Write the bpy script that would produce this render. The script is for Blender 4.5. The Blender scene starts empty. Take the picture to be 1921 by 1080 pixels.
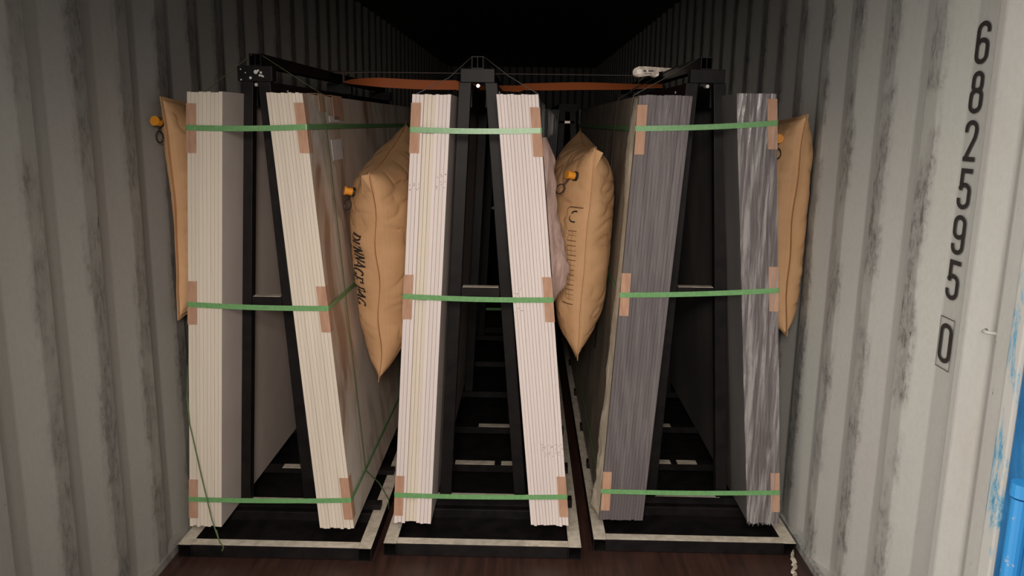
import bpy, bmesh, math, random
from mathutils import Vector, Matrix, noise
random.seed(7)
S = bpy.context.scene
COL = S.collection
PI = math.pi

# ------------------------------------------------------------------ camera
F, PITCH, ROLL, YAW, CX, CH = 1517.3, .2017, .0144, -.0157, .0903, 1.61
fw = Vector((math.sin(YAW)*math.cos(PITCH), math.cos(YAW)*math.cos(PITCH), -math.sin(PITCH)))
r0 = Vector((math.cos(YAW), -math.sin(YAW), 0)); d0 = fw.cross(r0)
rt = math.cos(ROLL)*r0 - math.sin(ROLL)*d0
dn = math.sin(ROLL)*r0 + math.cos(ROLL)*d0
cam = bpy.data.cameras.new('camera'); cam.sensor_width = 36; cam.lens = F/1921*36
cam.clip_start = .02; cam.clip_end = 100
co = bpy.data.objects.new('camera', cam); COL.objects.link(co)
M = Matrix((rt, -dn, -fw)).transposed().to_4x4(); M.translation = (CX, 0, CH)
co.matrix_world = M
S.camera = co

# ------------------------------------------------------------------ world + exposure
S.view_settings.view_transform = 'Standard'; S.view_settings.look = 'None'
S.view_settings.gamma = 1; S.view_settings.use_curve_mapping = False
S.view_settings.exposure = 0.0
# overcast yard: sky brightest high and to the left, a dark patch added opposite the door to dim the depth, dim ground
W = bpy.data.worlds.new('overcast_daylight'); S.world = W; W.use_nodes = True
nt = W.node_tree; nt.nodes.clear()
L = nt.links.new
tc = nt.nodes.new('ShaderNodeTexCoord')
def wdot(vec, a, b, c, d, smooth=True):
    q = nt.nodes.new('ShaderNodeVectorMath'); q.operation = 'DOT_PRODUCT'
    q.inputs[1].default_value = Vector(vec).normalized()
    r = nt.nodes.new('ShaderNodeMapRange')
    if smooth: r.interpolation_type = 'SMOOTHSTEP'
    for k, v in zip((1, 2, 3, 4), (a, b, c, d)): r.inputs[k].default_value = v
    L(tc.outputs['Generated'], q.inputs[0]); L(q.outputs['Value'], r.inputs[0]); return r.outputs[0]
def wmul(a, b):
    q = nt.nodes.new('ShaderNodeMath'); q.operation = 'MULTIPLY'; L(a, q.inputs[0]); L(b, q.inputs[1]); return q.outputs[0]
side = wdot((-1, -.15, 0), -1, 1, .38, 3.9, False)
elev = wdot((0, 0, 1), -.25, .35, .35, 1.15)
opp = wdot((0, -1, .04), .56, .95, 1.0, .035)
bg = nt.nodes.new('ShaderNodeBackground'); bg.inputs[0].default_value = (1, .935, .87, 1)
wo = nt.nodes.new('ShaderNodeOutputWorld')
L(wmul(wmul(side, elev), opp), bg.inputs[1]); L(bg.outputs[0], wo.inputs[0])

# added soft spot behind and above the camera; brightens slab fronts, not the depth
ld = bpy.data.lights.new('fill_spot', 'SPOT'); ld.spot_size = math.radians(62); ld.spot_blend = .95
ld.shadow_soft_size = .28; ld.energy = 300; ld.color = (1, .89, .82)
lo_ = bpy.data.objects.new('fill_spot', ld); COL.objects.link(lo_); lo_.location = (.05, -.40, 1.95)
lo_.rotation_euler = (Vector((-.02, 2.9, .70))-lo_.location).to_track_quat('-Z', 'Y').to_euler()

# ------------------------------------------------------------------ material helpers
def s2l(c):
    return tuple((x/12.92 if x <= .04045 else ((x+.055)/1.055)**2.4) for x in (v/255 for v in c))
class Mt:
    def __init__(s, name, col=(.5, .5, .5), rough=.6, metal=0, spec=.5):
        s.m = bpy.data.materials.new(name); s.m.use_nodes = True
        s.nt = s.m.node_tree; s.b = s.nt.nodes['Principled BSDF']
        s.b.inputs['Base Color'].default_value = (*col, 1)
        s.b.inputs['Roughness'].default_value = rough
        s.b.inputs['Metallic'].default_value = metal
        s.b.inputs['Specular IOR Level'].default_value = spec
        s.out = s.nt.nodes['Material Output']
    def n(s, t, **k):
        x = s.nt.nodes.new(t)
        for a, v in k.items(): setattr(x, a, v)
        return x
    def l(s, a, b): s.nt.links.new(a, b)
    def coords(s, scale=(1, 1, 1), kind='Object'):
        t = s.n('ShaderNodeTexCoord'); m = s.n('ShaderNodeMapping')
        m.inputs['Scale'].default_value = scale
        s.l(t.outputs[kind], m.inputs[0]); return m.outputs[0]
    def noise(s, vec, scale=5, detail=4, rough=.6, dist=0):
        x = s.n('ShaderNodeTexNoise'); x.inputs['Scale'].default_value = scale
        x.inputs['Detail'].default_value = detail; x.inputs['Roughness'].default_value = rough
        x.inputs['Distortion'].default_value = dist
        s.l(vec, x.inputs['Vector']); return x.outputs['Fac']
    def ramp(s, fac, stops):
        x = s.n('ShaderNodeValToRGB'); e = x.color_ramp.elements
        while len(e) < len(stops): e.new(.5)
        for i, (p, c) in enumerate(stops):
            e[i].position = p; e[i].color = (*c, 1) if len(c) == 3 else c
        s.l(fac, x.inputs[0]); return x.outputs[0]
    def mix(s, fac, a, b, mode='MIX'):
        x = s.n('ShaderNodeMix', data_type='RGBA', blend_type=mode)
        for i, v in ((0, fac), (6, a), (7, b)):
            if isinstance(v, (int, float)): x.inputs[i].default_value = v
            elif isinstance(v, tuple): x.inputs[i].default_value = (*v, 1)
            else: s.l(v, x.inputs[i])
        return x.outputs[2]
    def color(s, o): s.l(o, s.b.inputs['Base Color'])
    def bump(s, h, strength=.3, dist=.002):
        x = s.n('ShaderNodeBump'); x.inputs['Strength'].default_value = strength
        x.inputs['Distance'].default_value = dist
        s.l(h, x.inputs['Height']); s.l(x.outputs[0], s.b.inputs['Normal'])

# container steel paint: grey with rubbed, soiled patches on the inward crests
def wall_mat(name, crest_x, sign, base):
    m = Mt(name, base, .55)
    t = m.n('ShaderNodeTexCoord'); sx = m.n('ShaderNodeSeparateXYZ')
    m.l(t.outputs['Object'], sx.inputs[0])
    cr = m.n('ShaderNodeMapRange')
    cr.inputs[1].default_value = crest_x + sign*.010; cr.inputs[2].default_value = crest_x + sign*.001
    m.l(sx.outputs['X'], cr.inputs[0])
    n1 = m.noise(m.coords((1, 1, .4)), 60, 7, .78, .15)
    n2 = m.noise(m.coords((1, 1, .7)), 6, 4, .6, .3)
    sc = m.ramp(n1, [(.46, (0, 0, 0)), (.60, (1, 1, 1))])
    pt = m.ramp(n2, [(.40, (0, 0, 0)), (.56, (.85, .85, .85))])
    yf = m.n('ShaderNodeMapRange'); yf.inputs[1].default_value = 2.03; yf.inputs[2].default_value = 2.10
    m.l(sx.outputs['Y'], yf.inputs[0])
    a = m.n('ShaderNodeMath', operation='MULTIPLY'); m.l(cr.outputs[0], a.inputs[0]); m.l(pt, a.inputs[1])
    a2 = m.n('ShaderNodeMath', operation='MULTIPLY'); m.l(a.outputs[0], a2.inputs[0]); m.l(yf.outputs[0], a2.inputs[1])
    b = m.n('ShaderNodeMath', operation='MULTIPLY'); m.l(a2.outputs[0], b.inputs[0]); m.l(sc, b.inputs[1])
    cl = m.noise(m.coords((1, 1, .3)), 2.2, 4, .6)
    c0 = m.ramp(cl, [(.3, tuple(x*k for x, k in zip(base, (.94, .90, .88)))), (.5, base), (.7, tuple(min(1, x*k) for x, k in zip(base, (1.04, 1.06, 1.02))))])
    fine = m.noise(m.coords((1, 1, .6)), 90, 3, .6)
    c0 = m.mix(.04, c0, m.ramp(fine, [(.35, (.2, .19, .18)), (.6, (.9, .9, .88))]), 'OVERLAY')
    cg = m.mix(a2.outputs[0], c0, tuple(x*.80 for x in base))
    cg = m.mix(b.outputs[0], cg, (.11, .10, .09))
    # small black gouges, chips and a little rust
    g = m.noise(m.coords((1, 1, .35)), 26, 6, .8, .3)
    gr = m.ramp(g, [(.655, (0, 0, 0)), (.675, (1, 1, 1))])
    gm = m.n('ShaderNodeMath', operation='MULTIPLY'); m.l(gr, gm.inputs[0]); m.l(cr.outputs[0], gm.inputs[1])
    cg = m.mix(gm.outputs[0], cg, (.022, .02, .02))
    g2 = m.noise(m.coords((1, 1, .6)), 3.1, 7, .8, .4)
    cg = m.mix(m.ramp(g2, [(.705, (0, 0, 0)), (.715, (.8, .8, .8))]), cg, (.10, .035, .018))
    m.color(cg); m.bump(n1, .25, .003)
    return m.m

def streaks(name, base, var, rough=.6, vx=90, spec=.4, lines=.5):
    """edge of a slab: fine vertical streaks, tone differs a little slab by slab"""
    m = Mt(name, base, rough, 0, spec)
    oi = m.n('ShaderNodeObjectInfo')
    n1 = m.noise(m.coords((vx, 1, 1.2)), 1.6, 4, .6)
    n2 = m.noise(m.coords((4, 1, .6)), 2.5, 3, .5)
    hi = tuple(min(.95, x*(1+var)) for x in base); lo = tuple(x*(1-var*1.3) for x in base)
    c = m.ramp(n1, [(.3, lo), (.62, hi)])
    c = m.mix(lines, c, m.ramp(oi.outputs['Random'], [(0, tuple(x*(1-var) for x in base)), (.5, base), (1, hi)]))
    c = m.mix(.25, c, m.ramp(n2, [(.3, lo), (.7, hi)]))
    m.color(c); m.bump(n1, .08, .001)
    return m.m

MAT = {}
MAT['wall_l'] = wall_mat('container_paint_left', -1.212, -1, (.285, .27, .242))  # same paint as the right wall; weaker light here put into a darker colour
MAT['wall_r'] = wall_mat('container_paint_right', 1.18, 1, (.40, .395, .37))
MAT['pale1'] = streaks('slab_edge_cream', (.73, .65, .535), .10)
MAT['pale2'] = streaks('slab_edge_white', (.77, .68, .635), .08)
MAT['grey'] = streaks('slab_edge_grey', (.120, .103, .104), .06, .55)
MAT['grey_dark'] = streaks('slab_edge_charcoal', (.045, .047, .045), .12, .5)
# veined face
m = Mt('veined_stone_face', (.5, .42, .35), .35)
v = m.coords((1, .8, .45))
n1 = m.noise(v, 3.2, 3, .5, .9); n2 = m.noise(m.coords((1, 1, .5)), 2.2, 3, .5, 1.2)
c = m.ramp(n1, [(.34, (.36, .23, .16)), (.42, (.62, .50, .40)), (.56, (.74, .66, .58)), (.74, (.52, .48, .36))])
c = m.mix(m.ramp(n2, [(.46, (0, 0, 0)), (.5, (.35, .35, .35)), (.54, (0, 0, 0))]), c, (.17, .10, .06))
m.color(c); MAT['vein'] = m.m
m = Mt('plain_pale_face', (.50, .43, .37), .4)
n1 = m.noise(m.coords((1, 1, .5)), 1.8, 4, .6, .8)
m.color(m.ramp(n1, [(.35, (.60, .51, .45)), (.65, (.74, .65, .58))])); MAT['face'] = m.m
m = Mt('plain_grey_face', (.15, .14, .135), .4)
n1 = m.noise(m.coords((1, 1, .5)), 2, 4, .6, .8)
m.color(m.ramp(n1, [(.35, (.12, .11, .105)), (.65, (.19, .175, .165))])); MAT['greyface'] = m.m
m = Mt('beige_wrapped_face', (.3, .26, .2), .45)
n1 = m.noise(m.coords((1, 1, .5)), 4, 5, .6, 1.2)
m.color(m.ramp(n1, [(.35, (.20, .17, .135)), (.65, (.38, .33, .26))])); m.bump(n1, .5, .01); MAT['beigeface'] = m.m
# steel
m = Mt('black_painted_steel', (.016, .014, .014), .5, 0, .22)
n1 = m.noise(m.coords(), 14, 5, .65)
m.color(m.ramp(n1, [(.4, (.005, .0045, .0045)), (.75, (.015, .012, .0115))])); m.bump(n1, .15, .001); MAT['steel'] = m.m
m = Mt('pale_padding', (.56, .50, .40), .7)
n1 = m.noise(m.coords((3, 3, 3)), 9, 5, .65)
m.color(m.ramp(n1, [(.35, (.42, .37, .29)), (.6, (.62, .56, .46))])); MAT['pad'] = m.m
m = Mt('bare_steel_glint', (.75, .74, .70), .35, .6); MAT['bolt'] = m.m
m = Mt('white_paint_spot', (.75, .76, .74), .6); MAT['spot'] = m.m
m = Mt('galvanised_steel', (.62, .55, .47), .38, .55)
n1 = m.noise(m.coords(), 60, 3, .6); m.color(m.ramp(n1, [(.35, (.42, .36, .30)), (.65, (.72, .64, .55))])); MAT['zinc'] = m.m
# strap
m = Mt('green_plastic_strap', (.13, .35, .12), .35, 0, .6)
n1 = m.noise(m.coords((40, 40, 40)), 2, 3, .6); m.color(m.ramp(n1, [(.3, (.13, .32, .105)), (.7, (.19, .41, .17))])); MAT['strap'] = m.m
m = Mt('green_tie_band', (.11, .16, .06), .45); MAT['tie'] = m.m
m = Mt('grey_cord', (.10, .10, .09), .5); MAT['cord'] = m.m
m = Mt('orange_webbing', (.50, .13, .035), .65)
w = m.n('ShaderNodeTexWave'); w.inputs['Scale'].default_value = 120; w.bands_direction = 'DIAGONAL'
m.l(m.coords(), w.inputs[0]); m.color(m.mix(w.outputs[1], (.55, .15, .04), (.40, .10, .03))); MAT['orange'] = m.m
m = Mt('dark_webbing', (.16, .12, .10), .6); MAT['darkweb'] = m.m
# cardboard
m = Mt('cardboard', (.47, .27, .17), .75)
n1 = m.noise(m.coords((1, 1, .2)), 60, 3, .6)
m.color(m.ramp(n1, [(.35, (.42, .235, .15)), (.65, (.52, .31, .20))])); MAT['card'] = m.m
# kraft paper
m = Mt('kraft_paper', (.56, .33, .17), .62, 0, .35)
n1 = m.noise(m.coords(), 8, 6, .65); n2 = m.noise(m.coords((160, 1, 1)), 1, 2, .5); n3 = m.noise(m.coords((1, 1, 1)), 22, 5, .7, .8)
c = m.ramp(n1, [(.3, (.58, .34, .165)), (.7, (.68, .42, .22))])
c = m.mix(.15, c, m.ramp(n2, [(.3, (.45, .25, .11)), (.7, (.66, .41, .22))]))
m.color(c); m.bump(n3, .35, .004); MAT['kraft'] = m.m
m = Mt('black_ink', (.022, .017, .016), .6); MAT['ink'] = m.m
m = Mt('brown_ink', (.12, .055, .03), .6); MAT['brownink'] = m.m
m = Mt('faint_ink', (.30, .25, .23), .7); MAT['faint'] = m.m
m = Mt('orange_plastic', (.85, .34, .03), .35); MAT['orangep'] = m.m
m = Mt('black_rubber', (.02, .014, .012), .5); MAT['rubber'] = m.m
m = Mt('white_paper', (.62, .60, .60), .7)
n1 = m.noise(m.coords((1, 6, 30)), 6, 2, .5); m.color(m.ramp(n1, [(.4, (.58, .56, .57)), (.5, (.70, .67, .68))])); MAT['paper'] = m.m
# floor
m = Mt('marine_plywood', (.06, .02, .014), .45)
n1 = m.noise(m.coords((14, 1, 1)), 3, 6, .65); n2 = m.noise(m.coords(), 6, 5, .7)
c = m.ramp(n1, [(.3, (.020, .009, .007)), (.7, (.060, .025, .018))])
c = m.mix(m.ramp(n2, [(.55, (0, 0, 0)), (.75, (.6, .6, .6))]), c, (.07, .04, .03)); m.color(c); m.bump(n2, .2, .003); MAT['floor'] = m.m
m = Mt('container_paint_dimmed', (.09, .09, .088), .55); MAT['ceil'] = m.m  # container paint darkened so ceiling and back wall bounce less light inside
# blue door paint
m = Mt('blue_door_paint', (.012, .10, .28), .4)
n1 = m.noise(m.coords((1, 1, .5)), 6, 5, .7, .6)
c = m.ramp(n1, [(.35, (.010, .075, .20)), (.6, (.02, .15, .36)), (.74, (.05, .28, .50))]); m.color(c); MAT['blue'] = m.m
m = Mt('light_blue_paint', (.03, .24, .55), .4)
n1 = m.noise(m.coords(), 30, 5, .7)
c = m.ramp(n1, [(.62, (.03, .24, .55)), (.68, (.35, .38, .38))]); m.color(c); MAT['blue2'] = m.m
m = Mt('scraped_post_paint', (.5, .48, .45), .5)
n1 = m.noise(m.coords((1, 1, .35)), 16, 6, .75, 1.0)
c = m.ramp(n1, [(.50, (.46, .45, .42)), (.56, (.25, .38, .45)), (.62, (.05, .25, .42)), (.76, (.08, .06, .05))]); m.color(c); MAT['scrape'] = m.m
# clear film
def film(name, tint, opac, ridges):
    m = Mt(name, tint, .22, 0, .8)
    tr = m.n('ShaderNodeBsdfTransparent'); mx = m.n('ShaderNodeMixShader')
    n1 = m.noise(m.coords(ridges), 1.0, 5, .65, .5)
    r = m.ramp(n1, [(.44, (opac[0],)*3), (.60, (opac[1],)*3)])
    m.l(r, mx.inputs[0]); m.l(tr.outputs[0], mx.inputs[1]); m.l(m.b.outputs[0], mx.inputs[2])
    m.l(mx.outputs[0], m.out.inputs[0]); m.bump(n1, .6, .006)
    return m.m
MAT['film'] = film('clear_stretch_film', (.50, .47, .46), (.05, .62), (55, 1, 3.5))
MAT['film_thin'] = film('thin_stretch_film', (.55, .52, .50), (.0, .16), (60, 1, 3))
MAT['film_pink'] = film('bunched_stretch_film', (.55, .38, .32), (.5, .9), (30, 30, 6))
MAT['film_beige'] = film('beige_stretch_film', (.42, .36, .27), (.55, .9), (30, 30, 8))

# ------------------------------------------------------------------ mesh helpers
def mesh_obj(name, verts, faces, mat, parent=None, smooth=False, bevel=0, mats=None, fm=None):
    me = bpy.data.meshes.new(name); me.from_pydata([tuple(v) for v in verts], [], faces)
    me.update()
    for mm in (mats or [mat]): me.materials.append(mm)
    if fm:
        for p, i in zip(me.polygons, fm): p.material_index = i
    bm = bmesh.new(); bm.from_mesh(me)
    if bevel:
        bmesh.ops.bevel(bm, geom=bm.edges[:]+bm.verts[:], offset=bevel, segments=2, profile=.6, affect='EDGES', clamp_overlap=True)
    bmesh.ops.recalc_face_normals(bm, faces=bm.faces[:])
    bm.to_mesh(me); bm.free()
    if smooth:
        for p in me.polygons: p.use_smooth = True
    o = bpy.data.objects.new(name, me); COL.objects.link(o)
    if parent: o.parent = parent
    return o
class MB:
    def __init__(s): s.v = []; s.f = []
    def add(s, v, f):
        k = len(s.v); s.v += [tuple(x) for x in v]; s.f += [tuple(i+k for i in q) for q in f]; return s
    def box(s, x0, x1, y0, y1, z0, z1):
        v = [(x, y, z) for x in (x0, x1) for y in (y0, y1) for z in (z0, z1)]
        return s.add(v, [(0, 1, 3, 2), (4, 6, 7, 5), (0, 4, 5, 1), (2, 3, 7, 6), (0, 2, 6, 4), (1, 5, 7, 3)])
    def hexa(s, b, t):   # bottom 4, top 4 (same order round)
        return s.add(list(b)+list(t), [(3, 2, 1, 0), (4, 5, 6, 7), (0, 1, 5, 4), (1, 2, 6, 5), (2, 3, 7, 6), (3, 0, 4, 7)])
    def tube(s, pts, r, n=8, cap=True, closed=False):
        pts = [Vector(p) for p in pts]; N = len(pts); rings = []
        up = Vector((0, 0, 1))
        for i, p in enumerate(pts):
            a = pts[(i-1) % N] if (i > 0 or closed) else p; b = pts[(i+1) % N] if (i < N-1 or closed) else p
            t = (b-a).normalized()
            u = t.cross(up)
            if u.length < .05: u = t.cross(Vector((1, 0, 0)))
            u.normalize(); w = t.cross(u).normalized()
            rings.append([p + r*(math.cos(2*PI*k/n)*u + math.sin(2*PI*k/n)*w) for k in range(n)])
        v = [q for ring in rings for q in ring]; f = []
        for i in range(N if closed else N-1):
            j = (i+1) % N
            for k in range(n): f.append((i*n+k, i*n+(k+1) % n, j*n+(k+1) % n, j*n+k))
        if cap and not closed: f.append(tuple(range(n))[::-1]); f.append(tuple((N-1)*n+k for k in range(n)))
        return s.add(v, f)
    def hollow(s, x0, x1, y0, y1, z0, z1, t=.004, axis='y'):
        """square tube open at both ends along axis"""
        if axis == 'y':
            P = lambda a, b, c: (a, c, b); A = (x0, x1, z0, z1, y0, y1)
        elif axis == 'x':
            P = lambda a, b, c: (c, a, b); A = (y0, y1, z0, z1, x0, x1)
        a0, a1, b0, b1, c0, c1 = A
        v = []
        for c in (c0, c1):
            v += [P(a0, b0, c), P(a1, b0, c), P(a1, b1, c), P(a0, b1, c)]
            v += [P(a0+t, b0+t, c), P(a1-t, b0+t, c), P(a1-t, b1-t, c), P(a0+t, b1-t, c)]
        f = []
        for k in range(4):
            j = (k+1) % 4
            f += [(k, j, 8+j, 8+k), (4+k, 12+k, 12+j, 4+j), (k, 4+k, 4+j, j), (8+k, 8+j, 12+j, 12+k)]
        return s.add(v, f)
    def ribbon(s, pts, nrm, half, th=.0012):
        """flat band through pts; half: half-width vectors, nrm: thickness directions"""
        v = []
        for p, n_, h in zip(pts, nrm, half):
            p = Vector(p); n_ = Vector(n_).normalized()*th/2; h = Vector(h)
            v += [p-h-n_, p+h-n_, p+h+n_, p-h+n_]
        f = []
        for i in range(len(pts)-1):
            a, b = 4*i, 4*(i+1)
            for k in range(4): f.append((a+k, a+(k+1) % 4, b+(k+1) % 4, b+k))
        f += [(3, 2, 1, 0), tuple(4*(len(pts)-1)+k for k in range(4))]
        return s.add(v, f)
    def disc(s, c, ax, r, h, n=12):
        c = Vector(c); ax = Vector(ax).normalized()
        return s.tube([c, c+ax*h], r, n)
    def build(s, name, mat, parent=None, smooth=False, bevel=0):
        return mesh_obj(name, s.v, s.f, mat, parent, smooth, bevel)
def tag(o, label=None, cat=None, group=None, kind=None):
    if label: o['label'] = label
    if cat: o['category'] = cat
    if group: o['group'] = group
    if kind: o['kind'] = kind
    return o
def empty(name, loc, label, cat, group=None):
    o = bpy.data.objects.new(name, None); COL.objects.link(o); o.location = loc
    o.empty_display_size = .1
    return tag(o, label, cat, group)
def adopt(parent):
    """children were modelled in world space: cancel the parent's offset"""
    mi = Matrix.Translation(parent.location).inverted()
    for c in parent.children:
        c.matrix_parent_inverse = mi

# ------------------------------------------------------------------ container
WL, WR, YB, HT = -1.212, 1.18, 13.7, 2.5
PITCHC, SL, RC, AW, DP = .278, .088, .078, .042, .036
def wall(name, crest, sign, phase, yend, mat, corner=True):
    """corrugated wall; phase = the edge of a crest nearest the door, pattern repeats along y"""
    pts = []
    k = -2 if not corner else -1
    if corner: pts += [(1.72, 0), (1.825, 0), (1.885, .03), (1.897, .03), (1.955, 0), (1.985, 0), (2.03, DP)]; k = 0
    while True:
        y = phase + k*PITCHC
        seq = [(y-SL-RC, DP), (y-SL, DP), (y, 0), (y+.070, 0)]
        if corner and k == 0: seq = seq[1:]
        for a, d in seq:
            if a > 1.5 and a < yend: pts.append((a, d))
        if y > yend: break
        k += 1
    if not corner: pts = [(1.50, 0)] + pts
    pts.append((yend, 0))
    # round the bends slightly
    prof = []
    for i, (y, d) in enumerate(pts):
        if 0 < i < len(pts)-1:
            (ya, da), (yb, db) = pts[i-1], pts[i+1]
            fa = min(.2, .003/max(.001, abs(y-ya))); fb = min(.2, .003/max(.001, abs(yb-y)))
            prof += [(y+(ya-y)*fa, d+(da-d)*fa), (y+(yb-y)*fb, d+(db-d)*fb)]
        else: prof.append((y, d))
    nz = 40; v = []; f = []
    for j in range(nz+1):
        z = HT*j/nz
        for (y, d) in prof:
            n_ = noise.noise(Vector((sign*5, y*2.2, z*1.6)))*.003 if y < 6 else 0
            v.append((crest + sign*(d + max(-.004, n_)*.5), y, z))
    n = len(prof)
    for j in range(nz):
        for i in range(n-1):
            f.append((j*n+i, j*n+i+1, (j+1)*n+i+1, (j+1)*n+i))
    N0 = len(v)
    v += [(crest+sign*.06, yend, 0), (crest+sign*.06, yend, HT), (crest+sign*.06, prof[0][0], 0), (crest+sign*.06, prof[0][0], HT)]
    f += [(N0, N0+1, N0+3, N0+2)]
    o = mesh_obj(name, v, f, mat)
    for p in o.data.polygons: p.use_smooth = True
    try: o.data.set_sharp_from_angle(angle=math.radians(9))
    except Exception: pass
    return tag(o, kind='structure')
R_ = math.radians
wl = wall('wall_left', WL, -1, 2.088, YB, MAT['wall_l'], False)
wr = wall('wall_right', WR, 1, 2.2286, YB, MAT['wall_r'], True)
tag(MB().box(WL-.06, WR+.06, 1.72, YB, -.06, 0).build('floor', MAT['floor']), kind='structure')
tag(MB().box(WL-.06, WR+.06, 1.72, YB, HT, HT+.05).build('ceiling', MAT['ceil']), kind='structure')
mb = MB(); x = WL-.06
prof = []
while x < WR+.06:
    prof += [(x, 0), (x+.08, 0), (x+.12, .04), (x+.2, .04), (x+.24, 0)]; x += .24
v = [(a, YB-.04+b, z) for z in (0, HT) for a, b in prof]; n = len(prof)
mb.add(v, [(i, i+1, n+i+1, n+i) for i in range(n-1)])
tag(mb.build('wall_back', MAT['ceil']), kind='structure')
# curb angle along the foot of the right wall, with torn scraps
mb = MB(); mb.box(WR-.012, WR+.05, 1.72, YB, 0, .03)
tag(mb.build('baseboard_right', MAT['wall_r']), kind='structure')
mb = MB(); mb.box(WL-.05, WL+.008, 1.62, YB, 0, .03)
tag(mb.build('baseboard_left', MAT['wall_l']), kind='structure')
# door-end corner post on the right, paint scraped down to blue
mb = MB(); mb.box(WR-.008, WR+.10, 1.712, 1.765, 0, HT)
o = mb.build('trim_1', MAT['scrape'], bevel=.008); tag(o, kind='structure')
# door header above the opening
tag(MB().box(WL-.1, WR+.1, 1.6, 1.72, HT-.12, HT+.1).build('trim_2', MAT['ceil']), kind='structure')
# blue door leaf swung open, its barrel hinge
mb = MB(); mb.box(WR-.004, WR+.07, 1.30, 1.708, -.05, HT-.1)
dr = mb.build('door_1', MAT['blue'], bevel=.006); tag(dr, kind='structure')
hb = MB()
hb.tube([(WR-.014, 1.632, .55), (WR-.014, 1.632, .835)], .020, 16)
hb.box(WR-.03, WR+.002, 1.62, 1.66, .585, .60)
hb.tube([(WR-.014, 1.632, .84), (WR-.014, 1.632, .87)], .024, 16)
o = hb.build('hinge', MAT['blue2'], dr, smooth=False); o['label'] = 'light blue barrel hinge'

# -------- strokes: lettering drawn as flat bands mapped to a surface
def arc(cx, cy, rx, ry, a0, a1, n=14):
    return [(cx+rx*math.cos(R_(a0+(a1-a0)*i/n)), cy+ry*math.sin(R_(a0+(a1-a0)*i/n))) for i in range(n+1)]
def stroke_mesh(mb, pts, w, mp, flat=None, maxseg=.05, closed=False):
    """pts 2D; w width or function of direction; mp maps (a,b)->Vector"""
    P = [Vector(p) for p in pts]
    Q = [P[0]]
    for a, b in zip(P, P[1:]):
        n = max(1, int((b-a).length/maxseg))
        for i in range(1, n+1): Q.append(a+(b-a)*i/n)
    v = []
    for i, p in enumerate(Q):
        if closed and i in (0, len(Q)-1): a, b = Q[-2], Q[1]
        else: a, b = Q[max(0, i-1)], Q[min(len(Q)-1, i+1)]
        t = (b-a).normalized(); nn = Vector((-t.y, t.x))
        ww = w(t) if callable(w) else w
        # mitre
        s = 1.0
        if 0 < i < len(Q)-1:
            t1 = (p-Q[i-1]).normalized(); t2 = (Q[i+1]-p).normalized()
            s = 1/max(.5, math.sqrt(max(.01, (1+t1.dot(t2))/2)))
        v += [mp(p.x+nn.x*ww/2*s, p.y+nn.y*ww/2*s), mp(p.x-nn.x*ww/2*s, p.y-nn.y*ww/2*s)]
    mb.add(v, [(2*i, 2*i+1, 2*i+3, 2*i+2) for i in range(len(Q)-1)])
# condensed single-weight digits, box 0..0.42 wide, 0..1 high (centre lines)
w_, h0, h1 = .36, .06, .94
def top_arc(): return arc(w_/2, h1-.16, w_/2, .16, 180, 0)
RR = .15
NINE = [[(w_, .60)]+[(w_, h1-RR)]+arc(w_/2, h1-RR, w_/2, RR, 0, 180)[1:]+[(0, .60)]+arc(w_/2, .58, w_/2, .14, 180, 330)[1:],
        [(w_, .62), (w_, h0+RR)]+arc(w_/2, h0+RR, w_/2, RR, 0, -180)[1:]+[(0, .27)]]
DIG = {
 '9': NINE,
 '6': [[(w_-a, 1-b) for a, b in st] for st in NINE],
 '8': [[(.03, .76), (.03, .80)]+arc(w_/2, h1-.13, w_/2-.03, .13, 180, 0)[1:]+[(w_-.03, .70)]+arc(w_/2, .66, w_/2-.03, .12, 0, -180)[1:]+[(.03, .76)],
       [(0, .30), (0, .40)]+arc(w_/2, .42, w_/2, .12, 180, 0)[1:]+[(w_, h0+RR)]+arc(w_/2, h0+RR, w_/2, RR, 0, -180)[1:]+[(0, .30)]],
 '2': [[(0, .70), (0, h1-RR)]+arc(w_/2, h1-RR, w_/2, RR, 180, 0)[1:]+[(w_, .70), (w_*.9, .56), (.07, h0+.05), (.04, h0)], [(-.03, h0), (w_+.05, h0)]],
 '5': [[(w_+.05, h1), (-.01, h1)], [(.045, h1+.05), (.045, .46)], [(.05, .50)]+arc(w_/2, .46, w_/2, .14, 150, 0)+[(w_, h0+RR)]+arc(w_/2, h0+RR, w_/2, RR, 0, -180)[1:]+[(0, .27)]],
 '0': [[(w_, .5), (w_, h1-RR)]+arc(w_/2, h1-RR, w_/2, RR, 0, 180)[1:]+[(0, h0+RR)]+arc(w_/2, h0+RR, w_/2, RR, 180, 360)[1:]+[(w_, .5)]],
}
mb = MB(); SK = [0]
def digit(ch, ztop, zbot, ymid=2.101, wd=.112, sx=1.22):
    hgt = ztop-zbot
    for st in DIG[ch]:
        SK[0] += 1; k = SK[0]
        stroke_mesh(mb, st, wd, lambda a, b: Vector((WR+DP-.0045-.00012*(k % 3), ymid - (a-w_/2)*hgt*sx, zbot+b*hgt)), maxseg=.2)
for ch, zt, zb in [('6', 1.872, 1.768), ('8', 1.753, 1.648), ('2', 1.633, 1.529), ('5', 1.512, 1.407), ('9', 1.393, 1.289), ('5', 1.275, 1.169), ('0', 1.105, .997)]:
    digit(ch, zt, zb)
for z0, z1 in ((.982, 1.119),):
    bxp = [(2.067, z0), (2.136, z0), (2.136, z1), (2.067, z1), (2.067, z0)]
    stroke_mesh(mb, bxp, .0022, lambda a, b: Vector((WR+DP-.0045, a, b)), maxseg=.05)
o = mb.build('stencilled_number', MAT['ink'], wr); o['label'] = 'black stencilled digits 6825950, the last one boxed'
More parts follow.
